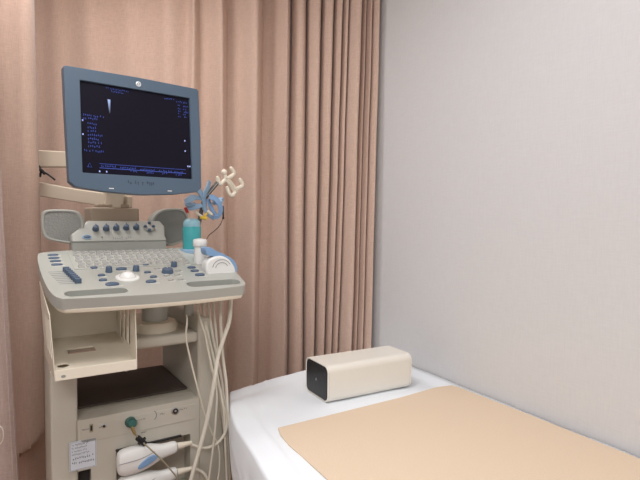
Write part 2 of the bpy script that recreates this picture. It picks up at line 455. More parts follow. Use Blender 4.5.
# deck with two hand slots
outline = [(.012, -.006), (.12, -.014), (.24, -.018), (.36, -.014), (.468, -.004), (.488, .008), (.498, .035), (.512, .16), (.53, .24), (.532, .33), (.50, .375), (.43, .40), (.37, .40), (.075, .40), (.03, .395), (-.016, .385), (-.034, .36), (-.038, .25), (-.035, .13), (-.026, .04), (-.012, .004)]
def oll(scale, e):
    cx, cy = .24, .19
    P = [deck(cx+(u-cx)*scale, cy+(v-cy)*scale, e) for u, v in outline]
    return smooth_path(P, 4, True)
slotL = rounded(.002, .154, .006, .046, .018, 5); slotR = rounded(.320, .484, .014, .058, .020, 5)
dn = Vector((0, math.sin(TILT), -math.cos(TILT)))
b = nb(); prism(b, oll(1, 0), dn*.03, holes=[[deck(u, v) for u, v in slotL], [deck(u, v) for u, v in slotR]])
console = part('console', b, 'grey', bevel=.011, seg=5)
b = nb(); prism(b, oll(.975, -.027), dn*.014); rim = part('console_rim', b, 'cream2', bevel=.004)
rim['label'] = 'cream rim under the grey console'
for sl in (slotL, slotR):
    b = nb(); prism(b, [deck(u, v, -.022) for u, v in sl], dn*.01); part('handle_slot', b, 'shaded_grey', console)  # darker grey floor paints the shade inside the hand slot
RT = Rx(TILT)
def place(c, bmf, name, m, parent=console, **k): return part(name, bmf, m, parent, **k)
def pxat(x, y, e=0):
    p = onp(x, y); return deck(p.x, p.y, e)
# keyboard: recessed plate with keys
kb0, kb1 = onp(73, 268), onp(164, 251)
KU0, KU1, KV0, KV1 = .058, .40, .215, .380
b = nb(); prism(b, [deck(u, v, .0) for u, v in rounded(KU0-.01, KU1+.01, KV0-.006, KV1+.004, .006, 3)], -dn*.0015)
kbd = part('keyboard', b, 'grey', mach, bevel=.0006, seg=1)
kproto = None
rowsK = 6; colsK = 15
for r_ in range(rowsK):
    v = KV0+(KV1-KV0)*(r_+.5)/rowsK
    n = colsK
    c = 0
    while c < n:
        wd = 1
        if r_ == 0 and c == 4: wd = 6
        u = KU0+(KU1-KU0)*(c+wd/2+(.15 if r_ % 2 else 0))/(n+.3)
        if kproto is None or wd > 1:
            b = nb(); ku = (KU1-KU0)/n*wd*.80; kv = (KV1-KV0)/rowsK*.72
            box(b, (0, 0, .0022), (ku, kv, .0044))
            for vv in b.verts:
                if vv.co.z > .003: vv.co.x *= .84; vv.co.y *= .80
            k = obj('key', b, 'key', kbd, smooth=False); k.rotation_euler = (TILT, 0, 0)
            if wd == 1: kproto = k
            t = nb(); box(t, (-ku*.1, kv*.05, .0046), (.0045, .0028, .0004)); 
        else:
            k = kproto.copy(); COL.objects.link(k); k.parent = kbd
        k.location = deck(u, v, .0012)
        c += wd
# printed legends, one mesh
b = nb()
for r_ in range(rowsK):
    for c in range(colsK):
        v = KV0+(KV1-KV0)*(r_+.5)/rowsK; u = KU0+(KU1-KU0)*(c+.5+(.15 if r_ % 2 else 0))/(colsK+.3)
        box(b, deck(u-.002, v+.001, .0060), (.0075, .0065, .0004), RT)
part('key_legends', b, 'print', kbd, smooth=False)
def cap(px, py, w_, d_, h_, name='button', m='blue', ang=0):
    c = pxat(px, py, 0); b = nb()
    lathe(b, [(1, 0), (1, h_*.7), (.8, h_), (.3, h_*1.02)], (0, 0, 0), None, 18, w_/2, d_/2)
    o = part(name, b, m, console); o.location = c; o.rotation_euler = (TILT, 0, ang)
    q = nb(); box(q, c+RT @ Vector((w_*.25, -d_*.5-.004, .0006)), (w_*.9, .0022, .0008), RT); part('printed_line', q, 'white', console, smooth=False)
    return o
for x, y in ((53, 255.3), (54, 258.4), (55.5, 261.5), (57, 265)): cap(x, y, .030, .013, .004)
for x, y, ww in ((94, 268.4, .02), (119, 265, .02), (121.4, 269.4, .032), (145.6, 265.3, .02), (101.4, 275.8, .020), (103, 280.6, .022), (112.3, 284.6, .036), (147.6, 272.8, .02), (153.4, 277.3, .021), (151, 282, .030), (191.5, 268, .027), (194.7, 271.2, .027), (199.8, 275.2, .031)):
    cap(x, y, ww, ww*.62, .005)
for x, y in ((166.7, 276), (170.6, 280.2), (177, 275), (180.5, 279.8), (186, 264), (157, 269), (178, 271)): 
    o = cap(x, y, .018, .012, .005, m='key'); o['label'] = 'small pale grey button'
# thin printed lines beside the sliders, then the eight slider knobs
b = nb()
for k in range(8):
    f = k/7; x = 66+12*f; y = 270.6+11.7*f
    p = pxat(x-7, y+1.2, .0005); box(b, p, (.055, .0012, .0006), RT)
part('slider_lines', b, 'print', console, smooth=False)
for k in range(8):
    f = k/7; c = pxat(66+12*f, 271.5+11.7*f)
    b = nb(); box(b, (0, 0, .007), (.017, .0075, .014)); o = obj('slider_knob', b, 'blue', console, bevel=.002); o.location = c; o.rotation_euler = (TILT, 0, 0)
def knob(px, py, r_, h_, name='rotary_knob', m='blue'):
    c = pxat(px, py); b = nb(); lathe(b, [(r_*1.05, 0), (r_, h_*.2), (r_*.92, h_*.85), (r_*.75, h_), (.1*r_, h_)]); o = part(name, b, m, console); o.location = c; o.rotation_euler = (TILT, 0, 0)
    b = nb(); box(b, (0, r_*.45, h_+.0003), (.0015, r_*.7, .0006)); i = obj('indicator', b, 'silver', o)
    return o
knob(108.8, 272, .0095, .017); knob(136, 270.8, .0095, .017); knob(167.5, 272.5, .017, .014); knob(173.8, 266.5, .0095, .016)
b = nb(); lathe(b, [(.033, 0), (.032, .002), (.027, .0032)], n=32); tr = part('trackball_ring', b, 'white', console); tr.location = pxat(127.5, 277.5); tr.rotation_euler = (TILT, 0, 0)
b = nb(); ball(b, (0, 0, -.002), .024, (1, 1, .8)); tb = part('trackball', b, 'tball', console); tb.location = pxat(127.5, 277.5, .001)
# riser and upper control panel
RVv = .392
pl = onv(72, 243, RVv); pr = onv(166.5, 240, RVv)
zl = (pl.z+pr.z)/2
b = nb(); prism(b, [Vector((pl.x, RVv, 1.0)), Vector((pr.x, RVv, 1.0)), Vector((pr.x, RVv, zl)), Vector((pl.x, RVv, zl))], (0, .07, 0)); part('riser', b, 'grey', bevel=.004)
tl = onv(87, 222, RVv+.06); tr_ = onv(160, 219.5, RVv+.06); zt = (tl.z+tr_.z)/2
pn = [(pl.x-.002, 0), (pr.x+.002, 0), (pr.x-.002, .25), (tr_.x+.012, .7), (tr_.x, 1), (tl.x, 1), (tl.x-.016, .75), (pl.x, .35)]
pbase = Vector((0, RVv-.006, zl+.001)); ptop = Vector((0, RVv+.06, zt))
def pp(u, f, e=0):
    nrm = Vector((0, -(ptop-pbase).z, (ptop-pbase).y)).normalized()
    q = pbase.lerp(ptop, f); return Vector((u, q.y, q.z))+nrm*e
b = nb(); prism(b, [pp(u, f) for u, f in pn], (0, .045, -.008)); upanel = part('upper_control_panel', b, 'grey', bevel=.006)
pang = math.atan2((ptop-pbase).z, (ptop-pbase).y)
PR = Rx(pang)
def onpanel(x, y):
    d = ray(x, y); nrm = Vector((0, -(ptop-pbase).z, (ptop-pbase).y)).normalized(); nw = MU*nrm.x+MV*nrm.y+Vector((0, 0, nrm.z))
    k = nw.dot(wld(pbase)-CP)/nw.dot(d); return loc(CP+d*k)+nrm*.0005
for x, y in ((95.5, 228.7), (106, 228.4), (116, 228), (126, 227.7), (136, 227.5)):
    b = nb(); lathe(b, [(.0105, 0), (.0100, .004), (.0085, .014), (.006, .0155), (.001, .0155)]); box(b, (0, 0, .013), (.003, .02, .008)); o = part('rotary_knob', b, 'blue', upanel); o.location = onpanel(x, y+.8); o.rotation_euler = (pang, 0, 0)
def pcap(x, y, w_, d_, m='blue', h_=.003):
    b = nb(); lathe(b, [(1, 0), (1, h_*.7), (.8, h_), (.3, h_*1.02)], n=18, sx=w_/2, sy=d_/2); o = part('button', b, m, upanel); o.location = onpanel(x, y); o.rotation_euler = (pang, 0, 0); return o
b = nb(); lathe(b, [(.019, 0), (.0185, .0015), (.017, .002)]); o = part('button_ring', b, 'key', upanel); o.location = onpanel(149, 228)+Vector((0, -.002, .003)); o.rotation_euler = (pang, 0, 0)
for dx, dy in ((0, -3.6), (-4, 0), (4, 0), (0, 3.6)): o = pcap(149+dx, 228+dy, .0115, .0095, h_=.008); o.location += Vector((0, -.002, .003))
b = nb(); lathe(b, [(.0155, 0), (.015, .0015)], sy=.62); o = part('button_ring', b, 'pblue', upanel); o.location = onpanel(87, 237.2); o.rotation_euler = (pang, 0, 0)
pcap(87, 237.2, .022, .012, h_=.004)
pcap(102, 237.5, .003, .006, 'blue')
def marks(parent, m, fn, spans, hh, th=.0006, rot=None, seed=1, name='lettering', gap=.35):
    """illegible small print: a row of little strokes per span (x0,x1,y)"""
    rnd = random.Random(seed); b = nb()
    for x0, x1, y in spans:
        x = x0
        while x < x1:
            w_ = hh*rnd.uniform(.35, .75)
            for q in range(2):
                oy = rnd.choice((-.3, 0, .3))*hh
                box(b, fn(x+w_/2, y+oy), (w_ if q else hh*.18, hh*(.18 if q else .9), th), rot)
            x += w_+hh*(gap if rnd.random() < .8 else 1.1)
    return obj(name, b, m, parent, smooth=False)
a_, c_ = onpanel(113, 238), onpanel(131, 238)
fp = (a_.z-pbase.z)/(ptop.z-pbase.z)
marks(upanel, 'print', lambda x, y: pp(x, fp+y/.07, .0005), [(a_.x, c_.x, 0)], .0075, rot=PR, seed=4)
# speakers either side of the panel
def speaker(pts, v, ang, inner, sc=1, gm_='grille'):
    L = [onv(x, y, v) for x, y in pts]; L = smooth_path(L, 4, True)
    c = sum(L, Vector())/len(L); L = [c+(p-c)*sc for p in L]
    rot = Matrix.Rotation(ang, 3, 'Z')
    def T(p, k, dv): q = (p-c)*k; q = Vector((q.x/abs(math.cos(ang)), 0, q.z)); return c+rot @ (q+Vector((0, dv, 0)))
    b = nb(); prism(b, [T(p, 1, 0) for p in L], rot @ Vector((0, .035, 0)), holes=[[T(p, inner, 0) for p in L]]); o = part('speaker', b, 'grey', bevel=.004)
    b = nb(); prism(b, [T(p, inner*1.01, .005) for p in L], rot @ Vector((0, .02, 0)))
    g = obj('grille', b, gm_, o)
    return o
gm = M_['grille']; nt = gm.node_tree; vo = nt.nodes.new('ShaderNodeTexVoronoi'); vo.inputs['Scale'].default_value = 170
tcg = nt.nodes.new('ShaderNodeTexCoord'); nt.links.new(tcg.outputs['Object'], vo.inputs['Vector'])
bpn = nt.nodes.new('ShaderNodeBump'); bpn.inputs['Strength'].default_value = .8; bpn.inputs['Distance'].default_value = .002
nt.links.new(vo.outputs['Distance'], bpn.inputs['Height']); nt.links.new(bpn.outputs['Normal'], nt.nodes['Principled BSDF'].inputs['Normal'])
speaker([(40, 216), (44, 209.5), (60, 208.5), (76, 210), (83, 217), (84.5, 226), (81, 237), (74, 244.5), (60, 243.5), (46, 240), (41, 232)], .44, R(-12), .84, .95)
speaker([(150, 222), (156, 213), (166, 209), (182, 208.5), (189, 213), (191, 226), (189, 239), (178, 244.5), (168, 246), (161, 238), (155, 230)], .49, R(14), .86, 1, 'shaded_grey')  # right grille gets the darker grey, its shadow painted in
# swivel base and neck
b = nb(); n0, n1 = onv(90, 207, .47), onv(139, 219, .47); addr(b, (n0.x, .462, 1.10), (n1.x, .60, n0.z)); part('swivel_base', b, 'shaded_beige', bevel=.008)
b = nb(); k0 = onv(97, 207, .5); k1 = onv(128, 207, .5); addr(b, (k0.x, .475, n0.z-.002), (k1.x, .56, n0.z+.012)); part('swivel_cap', b, 'shaded_beige', bevel=.005)
b = nb(); tube(b, [(.215, .50, 1.15), (.215, .50, 1.21), (.215, .48, 1.26)], .03, 16, 3, flat=1.0); part('monitor_neck', b, 'arm')
# monitor
MC = Vector((-.571, 1.577, 1.407)); mloc = loc(MC)
ow, ot, ob, obm = .207, .170, -.174, -.193
bz = [(-ow-.005, ot-.004), (-ow+.002, ot), (0, ot+.003), (ow-.012, ot), (ow-.006, ot-.006), (ow-.004, 0), (ow-.007, ob+.012), (ow-.022, ob-.002), (.11, obm+.006), (0, obm), (-.11, obm+.006), (-ow+.018, ob-.002), (-ow+.002, ob+.012), (-ow-.002, 0)]
bl = [Vector((x, 0, z)) for x, z in bz]
hole = [Vector((x, 0, z)) for x, z in rounded(-.169, .169, -.135, .135, .002, 2)]
b = nb(); prism(b, [p+Vector((0, -.012, 0)) for p in bl], (0, .030, 0), holes=[[p+Vector((0, -.012, 0)) for p in hole]])
mon = part('monitor', b, 'bezel', bevel=.007, seg=4); mon.location = mloc; mon.rotation_euler = (R(-4.25), 0, R(38.65)-MA)
mon['label'] = 'monitor with a slate blue frame'
b = nb(); ring = [[p.x*k*1.0, p.z*k, y] for k, y in ()]
rings = []
for k, y in ((.985, .015), (.97, .035), (.8, .06), (.45, .075)):
    rings.append([b.verts.new((p.x*k, y, p.z*k)) for p in bl])
for a, c in zip(rings, rings[1:]):
    for j in range(len(a)): b.faces.new((a[j], a[(j+1) % len(a)], c[(j+1) % len(a)], c[j]))
b.faces.new(rings[0]); b.faces.new(rings[-1][::-1]); obj('back_shell', b, 'cream', mon)
b = nb(); addr(b, (-.170, -.004, -.136), (.170, .010, .136)); scr = obj('screen', b, 'screen', mon)
def sp(x, y): return Vector((x, -.0046, y))
# screen coords: x -.169...169, y -.135...135
SR = Rx(R(90))
rows_ = [(-.160, -.098, .040), (-.160, -.128, .033)]+[(-.150, -.150+random.uniform(.02, .05), .018-.0105*k) for k in range(9)]
b1 = marks(mon, 'stext', sp, [(-.161, -.104, .036), (-.161, -.122, .027), (-.150, -.125, .012), (-.150, -.128, .001), (-.150, -.130, -.010), (-.150, -.112, -.021), (-.150, -.122, -.032), (-.150, -.112, -.043), (-.150, -.120, -.054), (-.161, -.108, -.068)], .0052, rot=SR, seed=3, name='screen_text', gap=.5)
marks(mon, 'stext', sp, [(-.095, -.03, .126), (-.08, -.045, .118)], .004, rot=SR, seed=5, name='screen_text', gap=.6)
marks(mon, 'stext', sp, [(.085, .118, .123), (.125, .16, .119), (.130, .137, .106), (.148, .164, .106), (.130, .137, .097), (.148, .160, .097), (.130, .137, .088), (.150, .164, .088), (.130, .137, .079), (.148, .158, .079), (.130, .137, .070), (.150, .162, .070)], .0045, rot=SR, seed=6, name='screen_text', gap=.5)
marks(mon, 'stext', sp, [(-.115, -.075, -.110), (-.06, -.015, -.112), (0, .045, -.113), (.06, .10, -.113), (.11, .14, -.114), (-.03, -.01, -.121), (.02, .04, -.122), (.07, .085, -.122), (.115, .135, -.122)], .0048, rot=SR, seed=8, name='screen_text', gap=.4)
b = nb(); box(b, (.015, -.0046, -.1165), (.27, .0005, .0016)); box(b, (.015, -.0046, -.104), (.27, .0005, .0010)); obj('menu_line', b, 'stext', mon, smooth=False)
b = nb()
for x, y in ((-.163, .020), (-.163, -.021), (.150, -.008), (.150, -.042), (.158, -.092), (.165, -.092), (-.12, -.127), (-.10, -.127)): box(b, sp(x, y), (.0035, .0045, .0005), SR)
obj('screen_text', b, 'swhite', mon, smooth=False)
# grey scale wedge and triangle outline on screen
b = nb()
for k in range(12):
    pass
prism(b, [sp(-.0915, .092), sp(-.0835, .092), sp(-.0850, .05), sp(-.0875, .05)], (0, -.0005, 0))
wd = mat('scale_wedge', (.4, .5, .9), .5); nt = wd.node_tree; tc = nt.nodes.new('ShaderNodeTexCoord'); sx = nt.nodes.new('ShaderNodeSeparateXYZ'); mr = nt.nodes.new('ShaderNodeMapRange')
nt.links.new(tc.outputs['Object'], sx.inputs[0]); nt.links.new(sx.outputs['Z'], mr.inputs['Value']); mr.inputs['From Min'].default_value = .05; mr.inputs['From Max'].default_value = .092; mr.inputs['To Max'].default_value = .9
nt.nodes['Principled BSDF'].inputs['Emission Color'].default_value = (.45, .6, 1, 1); nt.links.new(mr.outputs[0], nt.nodes['Principled BSDF'].inputs['Emission Strength']); nt.nodes['Principled BSDF'].inputs['Base Color'].default_value = (.02, .02, .03, 1)
obj('grey_scale_bar', b, wd, mon, smooth=False)
b = nb(); tube(b, [sp(-.153, -.116), sp(-.147, -.104), sp(-.141, -.116), sp(-.153, -.116)], .0006, 4, 0); obj('warning_triangle', b, 'stext', mon)
# badge and bezel print
b = nb(); lathe(b, [(.0085, 0), (.0083, .0015), (.006, .002)], (0.0, -.012, .152), Rx(R(90))); bd_ = obj('round_badge', b, 'silver', mon)
b = nb(); tube(b, [(-.003, -.0143, .149), (-.004, -.0143, .153), (0, -.0143, .156), (.004, -.0143, .153), (.001, -.0143, .150)], .0006, 5, 3); obj('badge_emblem', b, 'print', bd_)
marks(mon, 'sblack', lambda x, y: Vector((x, -.0124, y)), [(-.042, -.020, -.156), (-.012, .042, -.157)], .0085, rot=SR, seed=11, name='bezel_lettering', gap=.25)
b = nb()
for x in (-.090, .090): box(b, (x, -.0118, -.1775), (.014, .002, .0028))
obj('light_mark', b, 'white', mon)
# cabinet ------------------------------------------------------------
LI, RI = onv(78, 420, VF).x, onv(198, 400, VF).x
LO = onv(47, 360, VF).x; RO_t = onv(213, 330, VF).x; RO_b = onv(228, 480, VF).x
VB = .52; HT = .84
b = nb(); prism(b, [Vector((LO+.006, VF, .12)), Vector((LI, VF, .12)), Vector((LI, VB, .12)), Vector((LO+.022, VB, .12))], (0, 0, .615)); box(b, ((LO+LI)/2+.022, .40, (.73+HT)/2), (LI-LO-.042, VB-.28, HT-.73)); part('left_column', b, 'cream', bevel=.008)
b = nb(); prism(b, [Vector((RI, VF, .12)), Vector((RO_b+.02, VF, .12)), Vector((RO_b, VF, onv(228, 480, VF).z)), Vector((RO_t+.004, VF, HT-.03)), Vector((RO_t-.012, VF, HT-.005)), Vector((RI, VF, HT))], (0, VB-VF, 0)); part('right_column', b, 'cream', bevel=.01)
sh0 = onv(78, 420, VF); sh1 = onv(197, 398, VF); SHZ = (sh0.z+sh1.z)/2
print('shelf', sh0, sh1, 'cols', LO, LI, RI, RO_t, RO_b)
# front face with probe bay and slot
bayL, bayR = onv(116, 450, VF), onv(190, 440, VF); bt = (onv(116, 449, VF).z+onv(177, 437.5, VF).z)/2
so0, so1 = onv(78, 470, VF), onv(91, 468, VF)
front = [Vector((LI-.002, VF-.004, .13)), Vector((RI+.002, VF-.004, .13)), Vector((RI+.002, VF-.004, SHZ)), Vector((LI-.002, VF-.004, SHZ))]
bay = [Vector((u, VF-.004, h)) for u, h in rounded(bayL.x, bayR.x, bt-.17, bt, .006, 2)]
slot = [Vector((u, VF-.004, h)) for u, h in rounded(so0.x, so1.x, so1.z-.08, so1.z, .003, 2)]
b = nb(); prism(b, front, (0, .06, 0), holes=[bay, slot]); part('front_panel', b, 'cream', bevel=.004)
b = nb(); addr(b, (LI-.002, VF+.056, .13), (RI+.002, VB, SHZ)); part('cabinet_body', b, 'cream', bevel=.004)
b = nb(); addr(b, (so0.x, VF+.02, so1.z-.08), (so1.x, VF+.055, so1.z)); part('slot_lining', b, 'dark')
b = nb(); addr(b, (bayL.x-.002, VF-.014, bt+.001), (bayR.x-.03, VF+.004, bt+.0045)); part('bay_seal', b, 'black')
b = nb(); prism(b, [Vector((u, v, SHZ+.001)) for u, v in rounded(LI+.004, RI-.004, VF+.085, VB-.02, .01, 4)], (0, 0, .006)); sm = part('shelf_mat', b, 'mat_', bevel=.002); sm['label'] = 'dark brown mat on the open shelf'
# top slab, boss, column
s0 = onv(137, 350, VF); s1 = onv(187, 344, VF); slz = (s0.z+s1.z)/2; slt = onv(137, 339, VF).z
b = nb(); prism(b, [Vector((LI+.14, VF-.002, slz)), Vector((RI+.002, VF-.002, slz)), Vector((RI+.002, VB, slz)), Vector((LI-.002, VB, slz)), Vector((LI-.002, .28, slz)), Vector((LI+.14, .28, slz))], (0, 0, slt-slz)); part('top_slab', b, 'cream', bevel=.012, seg=4)
pc = onv(155, 318, VF+.10)
b = nb(); lathe(b, [(.070, slt-.004), (.070, slt+.016), (.062, slt+.028), (.04, slt+.032)], (pc.x, VF+.10, 0), n=32); part('column_boss', b, 'cream2')
b = nb(); lathe(b, [(.040, slt+.01), (.040, .935)], (pc.x, VF+.10, 0), n=28); part('column', b, 'grey')
q = onv(190, 312, VF+.05); b = nb(); lathe(b, [(.012, .835), (.016, .845), (.016, .94)], (q.x, VF+.06, 0)); part('cable_guide', b, 'grey')
# connector strip
def frontz(x, y, dv=0): p = onv(x, y, VF-.004-dv); return p
st = rounded(LI+.006, RI-.006, SHZ-.064, SHZ-.016, .006, 3)
b = nb(); prism(b, [Vector((u, VF-.0035, h)) for u, h in st], (0, -.0025, 0)); strip = part('connector_strip', b, 'cream', bevel=.001, seg=2)
FV = VF-.006
def fdisc(x, y, r_, t, name, m, parent=strip, ri=None):
    p = onv(x, y, FV); b = nb()
    lathe(b, [(r_, 0), (r_, t*.7), (r_*.85, t), (ri or r_*.2, t)], (p.x, FV+.001, p.z), Rx(R(90)), 20)
    if ri: lathe(b, [(ri, t), (ri, t*.2), (ri*.1, t*.2)], (p.x, FV+.001, p.z), Rx(R(90)), 20)
    return obj(name, b, m, parent)
def fbox(x0, y0, x1, y1, t, name, m, parent=strip):
    a = onv(x0, y0, FV); c = onv(x1, y1, FV); b = nb(); addr(b, (a.x, FV-t, c.z), (c.x, FV+.001, a.z)); return obj(name, b, m, parent, smooth=False)
fbox(89.4, 424.5, 93.2, 431.8, .0008, 'usb_port', 'cable2'); fbox(90.3, 425.7, 92.4, 430.4, .0012, 'usb_port', 'dark')
fdisc(104, 426, .0065, .002, 'lock_screw', 'steel'); fdisc(104, 426, .0035, .003, 'lock_slot', 'dark')
fdisc(130.3, 421.8, .0155, .006, 'socket_ring', 'green')
fdisc(175.3, 410.8, .0120, .003, 'jack_socket', 'steel'); fdisc(175.3, 410.8, .0088, .0035, 'jack_socket', 'dark'); fdisc(175.3, 410.8, .0035, .0042, 'jack_pin', 'steel')
c = onv(152.8, 415.6, FV); b = nb(); tube(b, [(c.x+.011*math.cos(a), FV-.0003, c.z+.0135*math.sin(a)) for a in [R(-70+20*k) for k in range(8)]], .0011, 6, 2); obj('dial_groove', b, 'print', strip)
for x, y, ll in ((82, 430, 6), (99, 427.5, 2), (137, 420.5, 7), (160, 414.3, 4), (180, 409.5, 7), (141, 433, 5)):
    a = onv(x, y, FV); marks(strip, 'sblack', lambda X, Y: Vector((X, FV-.0004, Y)), [(a.x, a.x+ll*.0031, a.z)], .0035, rot=SR, seed=x)
# rating label on the left
c4 = [onv(69, 441.5, VF-.001), onv(96, 437.5, VF-.001), onv(97, 465.5, VF-.001), onv(69.5, 470.5, VF-.001)]
lx0, lx1, lz0, lz1 = c4[0].x, c4[1].x, (c4[2].z+c4[3].z)/2, (c4[0].z+c4[1].z)/2
lb = nb(); addr(lb, (lx0, VF-.0060, lz0), (lx1, VF-.0038, lz1)); lab = part('rating_label', lb, 'label', smooth=False); lab['label'] = 'white sticker with small print'
marks(lab, 'sblack', lambda X, Y: Vector((X, VF-.0064, Y)), [(lx0+.006, lx1-.008+random.uniform(-.02, .004), lz1-.009-.0088*k) for k in range(4)], .0034, rot=SR, seed=21)
marks(lab, 'sblack', lambda X, Y: Vector((X, VF-.0064, Y)), [(lx0+.008, lx1-.010, lz1-.047), (lx0+.006, lx1-.006, lz1-.060)], .0052, rot=SR, seed=22)
b = nb(); tube(b, [(lx0+.002, VF-.006, lz0+.002), (lx1-.002, VF-.006, lz0+.002), (lx1-.002, VF-.006, lz1-.002), (lx0+.002, VF-.006, lz1-.002), (lx0+.002, VF-.006, lz0+.002)], .0006, 4, 0); obj('label_border', b, 'print', lab)
# trolley base and casters (below the frame of the picture)
b = nb(); addr(b, (LO-.01, VF-.02, .085), (RO_b+.03, VB+.02, .135)); part('trolley_base', b, 'cream', bevel=.012)
for u in (LO+.03, RO_b-.01):
    for v in (VF+.03, VB-.03):
        b = nb(); lathe(b, [(.038, -.015), (.042, -.010), (.042, .010), (.038, .015)], (u, v, .042), Ry(R(90))); box(b, (u, v, .075), (.05, .03, .03)); part('caster', b, 'rubber')
# tray under the console
TV = .0
t0 = onv(55, 381, TV); t1 = onv(137, 366.5, TV); TZ = (t0.z+t1.z)/2; tu0, tu1 = t0.x, t1.x
TB = .26
tray = None
FZ = lambda v: TZ+.004+.15*max(0, v)
b = nb(); prism(b, [Vector((u, v, FZ(v))) for u, v in rounded(tu0, tu1, TV, TB, .002, 1)], (0, 0, .004), holes=[[Vector((tu0+.024+.014*math.cos(R(-a)), TV+.060+.012*math.sin(R(-a)), FZ(TV+.060+.012*math.sin(R(-a))))) for a in range(0, 360, 24)], [Vector((u, v, FZ(v))) for u, v in rounded(tu0+.045, tu0+.115, .13, .165, .003, 2)]]); tray = part('tray', b, 'cream2', bevel=.001, seg=1)
b = nb(); prism(b, [Vector((tu0, TV-.002, TZ-.004)), Vector((tu1, TV-.002, TZ-.004)), Vector((tu1, TV+.001, TZ+.022)), Vector((tu0, TV+.001, TZ+.022))], (0, .003, 0)); obj('tray_lip', b, 'cream2', tray, bevel=.001)
b = nb()
for x, y in ((63.5, 377), (126.5, 370.5)):
    p = onv(x, y, TV-.002); lathe(b, [(.0055, 0), (.0055, .0008)], (p.x, TV-.0005, p.z+.001), Rx(R(90)), 14, 1, .7)
obj('lip_hole', b, 'shaded_grey', tray)  # flat dark discs painted for the shaded holes in the lip
ZT = .935
def side_plate(u, slots, dv=0):
    out = [Vector((u, TV+.0, TZ-.003)), Vector((u, TV+.003, TZ+.05)), Vector((u, TV+.012, DH-.04)), Vector((u, TB, DH+TT*TB-.045)), Vector((u, TB, TZ-.003))]
    hs = [[Vector((u, v, h)) for v, h in rounded(a, c_, TZ+.045, DH-.055, .008, 3)] for a, c_ in slots]
    if dv:
        for L_ in (out, *hs):
            for p in L_: p.x -= max(0, p.z-TZ)*dv
    b = nb(); prism(b, out, (.003, 0, 0), holes=hs); return obj('tray_side', b, 'cream2', tray, bevel=.0008, seg=1)
side_plate(tu0-.001, [(.022, .055), (.07, .105), (.12, .155)], .06); side_plate(tu1-.002, [(.07, .10), (.12, .15), (.17, .20)], .0)
b = nb(); prism(b, [Vector((tu0, TB-.004, TZ)), Vector((tu1, TB-.004, TZ)), Vector((tu1, TB-.004, .95)), Vector((tu0, TB-.004, .95))], (0, .004, 0), holes=()); obj('tray_back', b, 'cream2', tray)

# ------------------------------------------------------------------ cables
def cab(name, pts, rad, m, label, cat='cable', group=None, parent=None, flatv=None):
    P = [wld(onv(x, y, v)) for x, y, v in pts]
    b = nb(); tube(b, P, rad, 8, 6); o = obj(name, b, m)
    if parent is None: tag(o, label, cat, group)
    return o
cab('cable', [(231, 296, .10), (230.5, 308, .08), (229, 322, .06), (223, 340, .05), (218, 356, .05), (214.5, 379, .04), (207.5, 418, .05), (199, 451, .05), (191, 480, .05), (184, 510, .05)], .0062, 'cable', 'thick cream cable crossing down and left in front of the right cabinet column')
cab('cable', [(220, 298, .16), (220.5, 312, .10), (221, 330, .08), (222.5, 355, .08), (226, 382, .08), (227.5, 410, .08), (229, 422, .08), (232, 449, .08), (235.5, 480, .08), (239, 520, .08)], .0048, 'cable', 'cream cable hanging nearest the bed, down past the corner of the sheet')
cab('cable', [(186.5, 315, .08), (187, 322, .07), (186, 338, .07), (190.5, 360, .07), (198, 390, .07), (204, 412, .08), (211, 431, .085), (218.5, 447, .085), (219.5, 467, .085), (217, 485, .085), (212, 510, .09)], .0028, 'cable', 'thin cream cable running diagonally down the right cabinet column from under the console')
G = 'cables bundled under the right end of the console'
GL = 'cream cable hanging in the tight bundle under the right end of the console'
cab('cable', [(201, 298, .18), (205, 318, .13), (209, 338, .10), (213.5, 358, .09), (219, 385, .09), (223.5, 410, .085), (225, 440, .09), (227, 480, .09), (228, 515, .09)], .0040, 'cable', GL, group=G)
cab('cable', [(207, 298, .18), (209.5, 315, .13), (212.5, 335, .11), (216, 352, .10), (221, 376, .10), (224, 400, .10), (227, 430, .11), (230, 480, .11), (231, 515, .11)], .0042, 'cable', GL, group=G)
cab('cable', [(213, 298, .17), (214, 315, .13), (216, 332, .11), (217, 350, .11), (217, 372, .11), (220, 398, .12), (224, 430, .12), (228, 480, .12), (229, 515, .12)], .0040, 'cable', GL, group=G)
cab('cable', [(196, 300, .16), (199, 316, .11), (205, 334, .09), (208, 350, .08), (212, 368, .07), (216, 388, .07), (216.5, 405, .07), (214, 440, .075), (209, 480, .08), (206, 510, .08)], .0036, 'cable', GL, group=G)

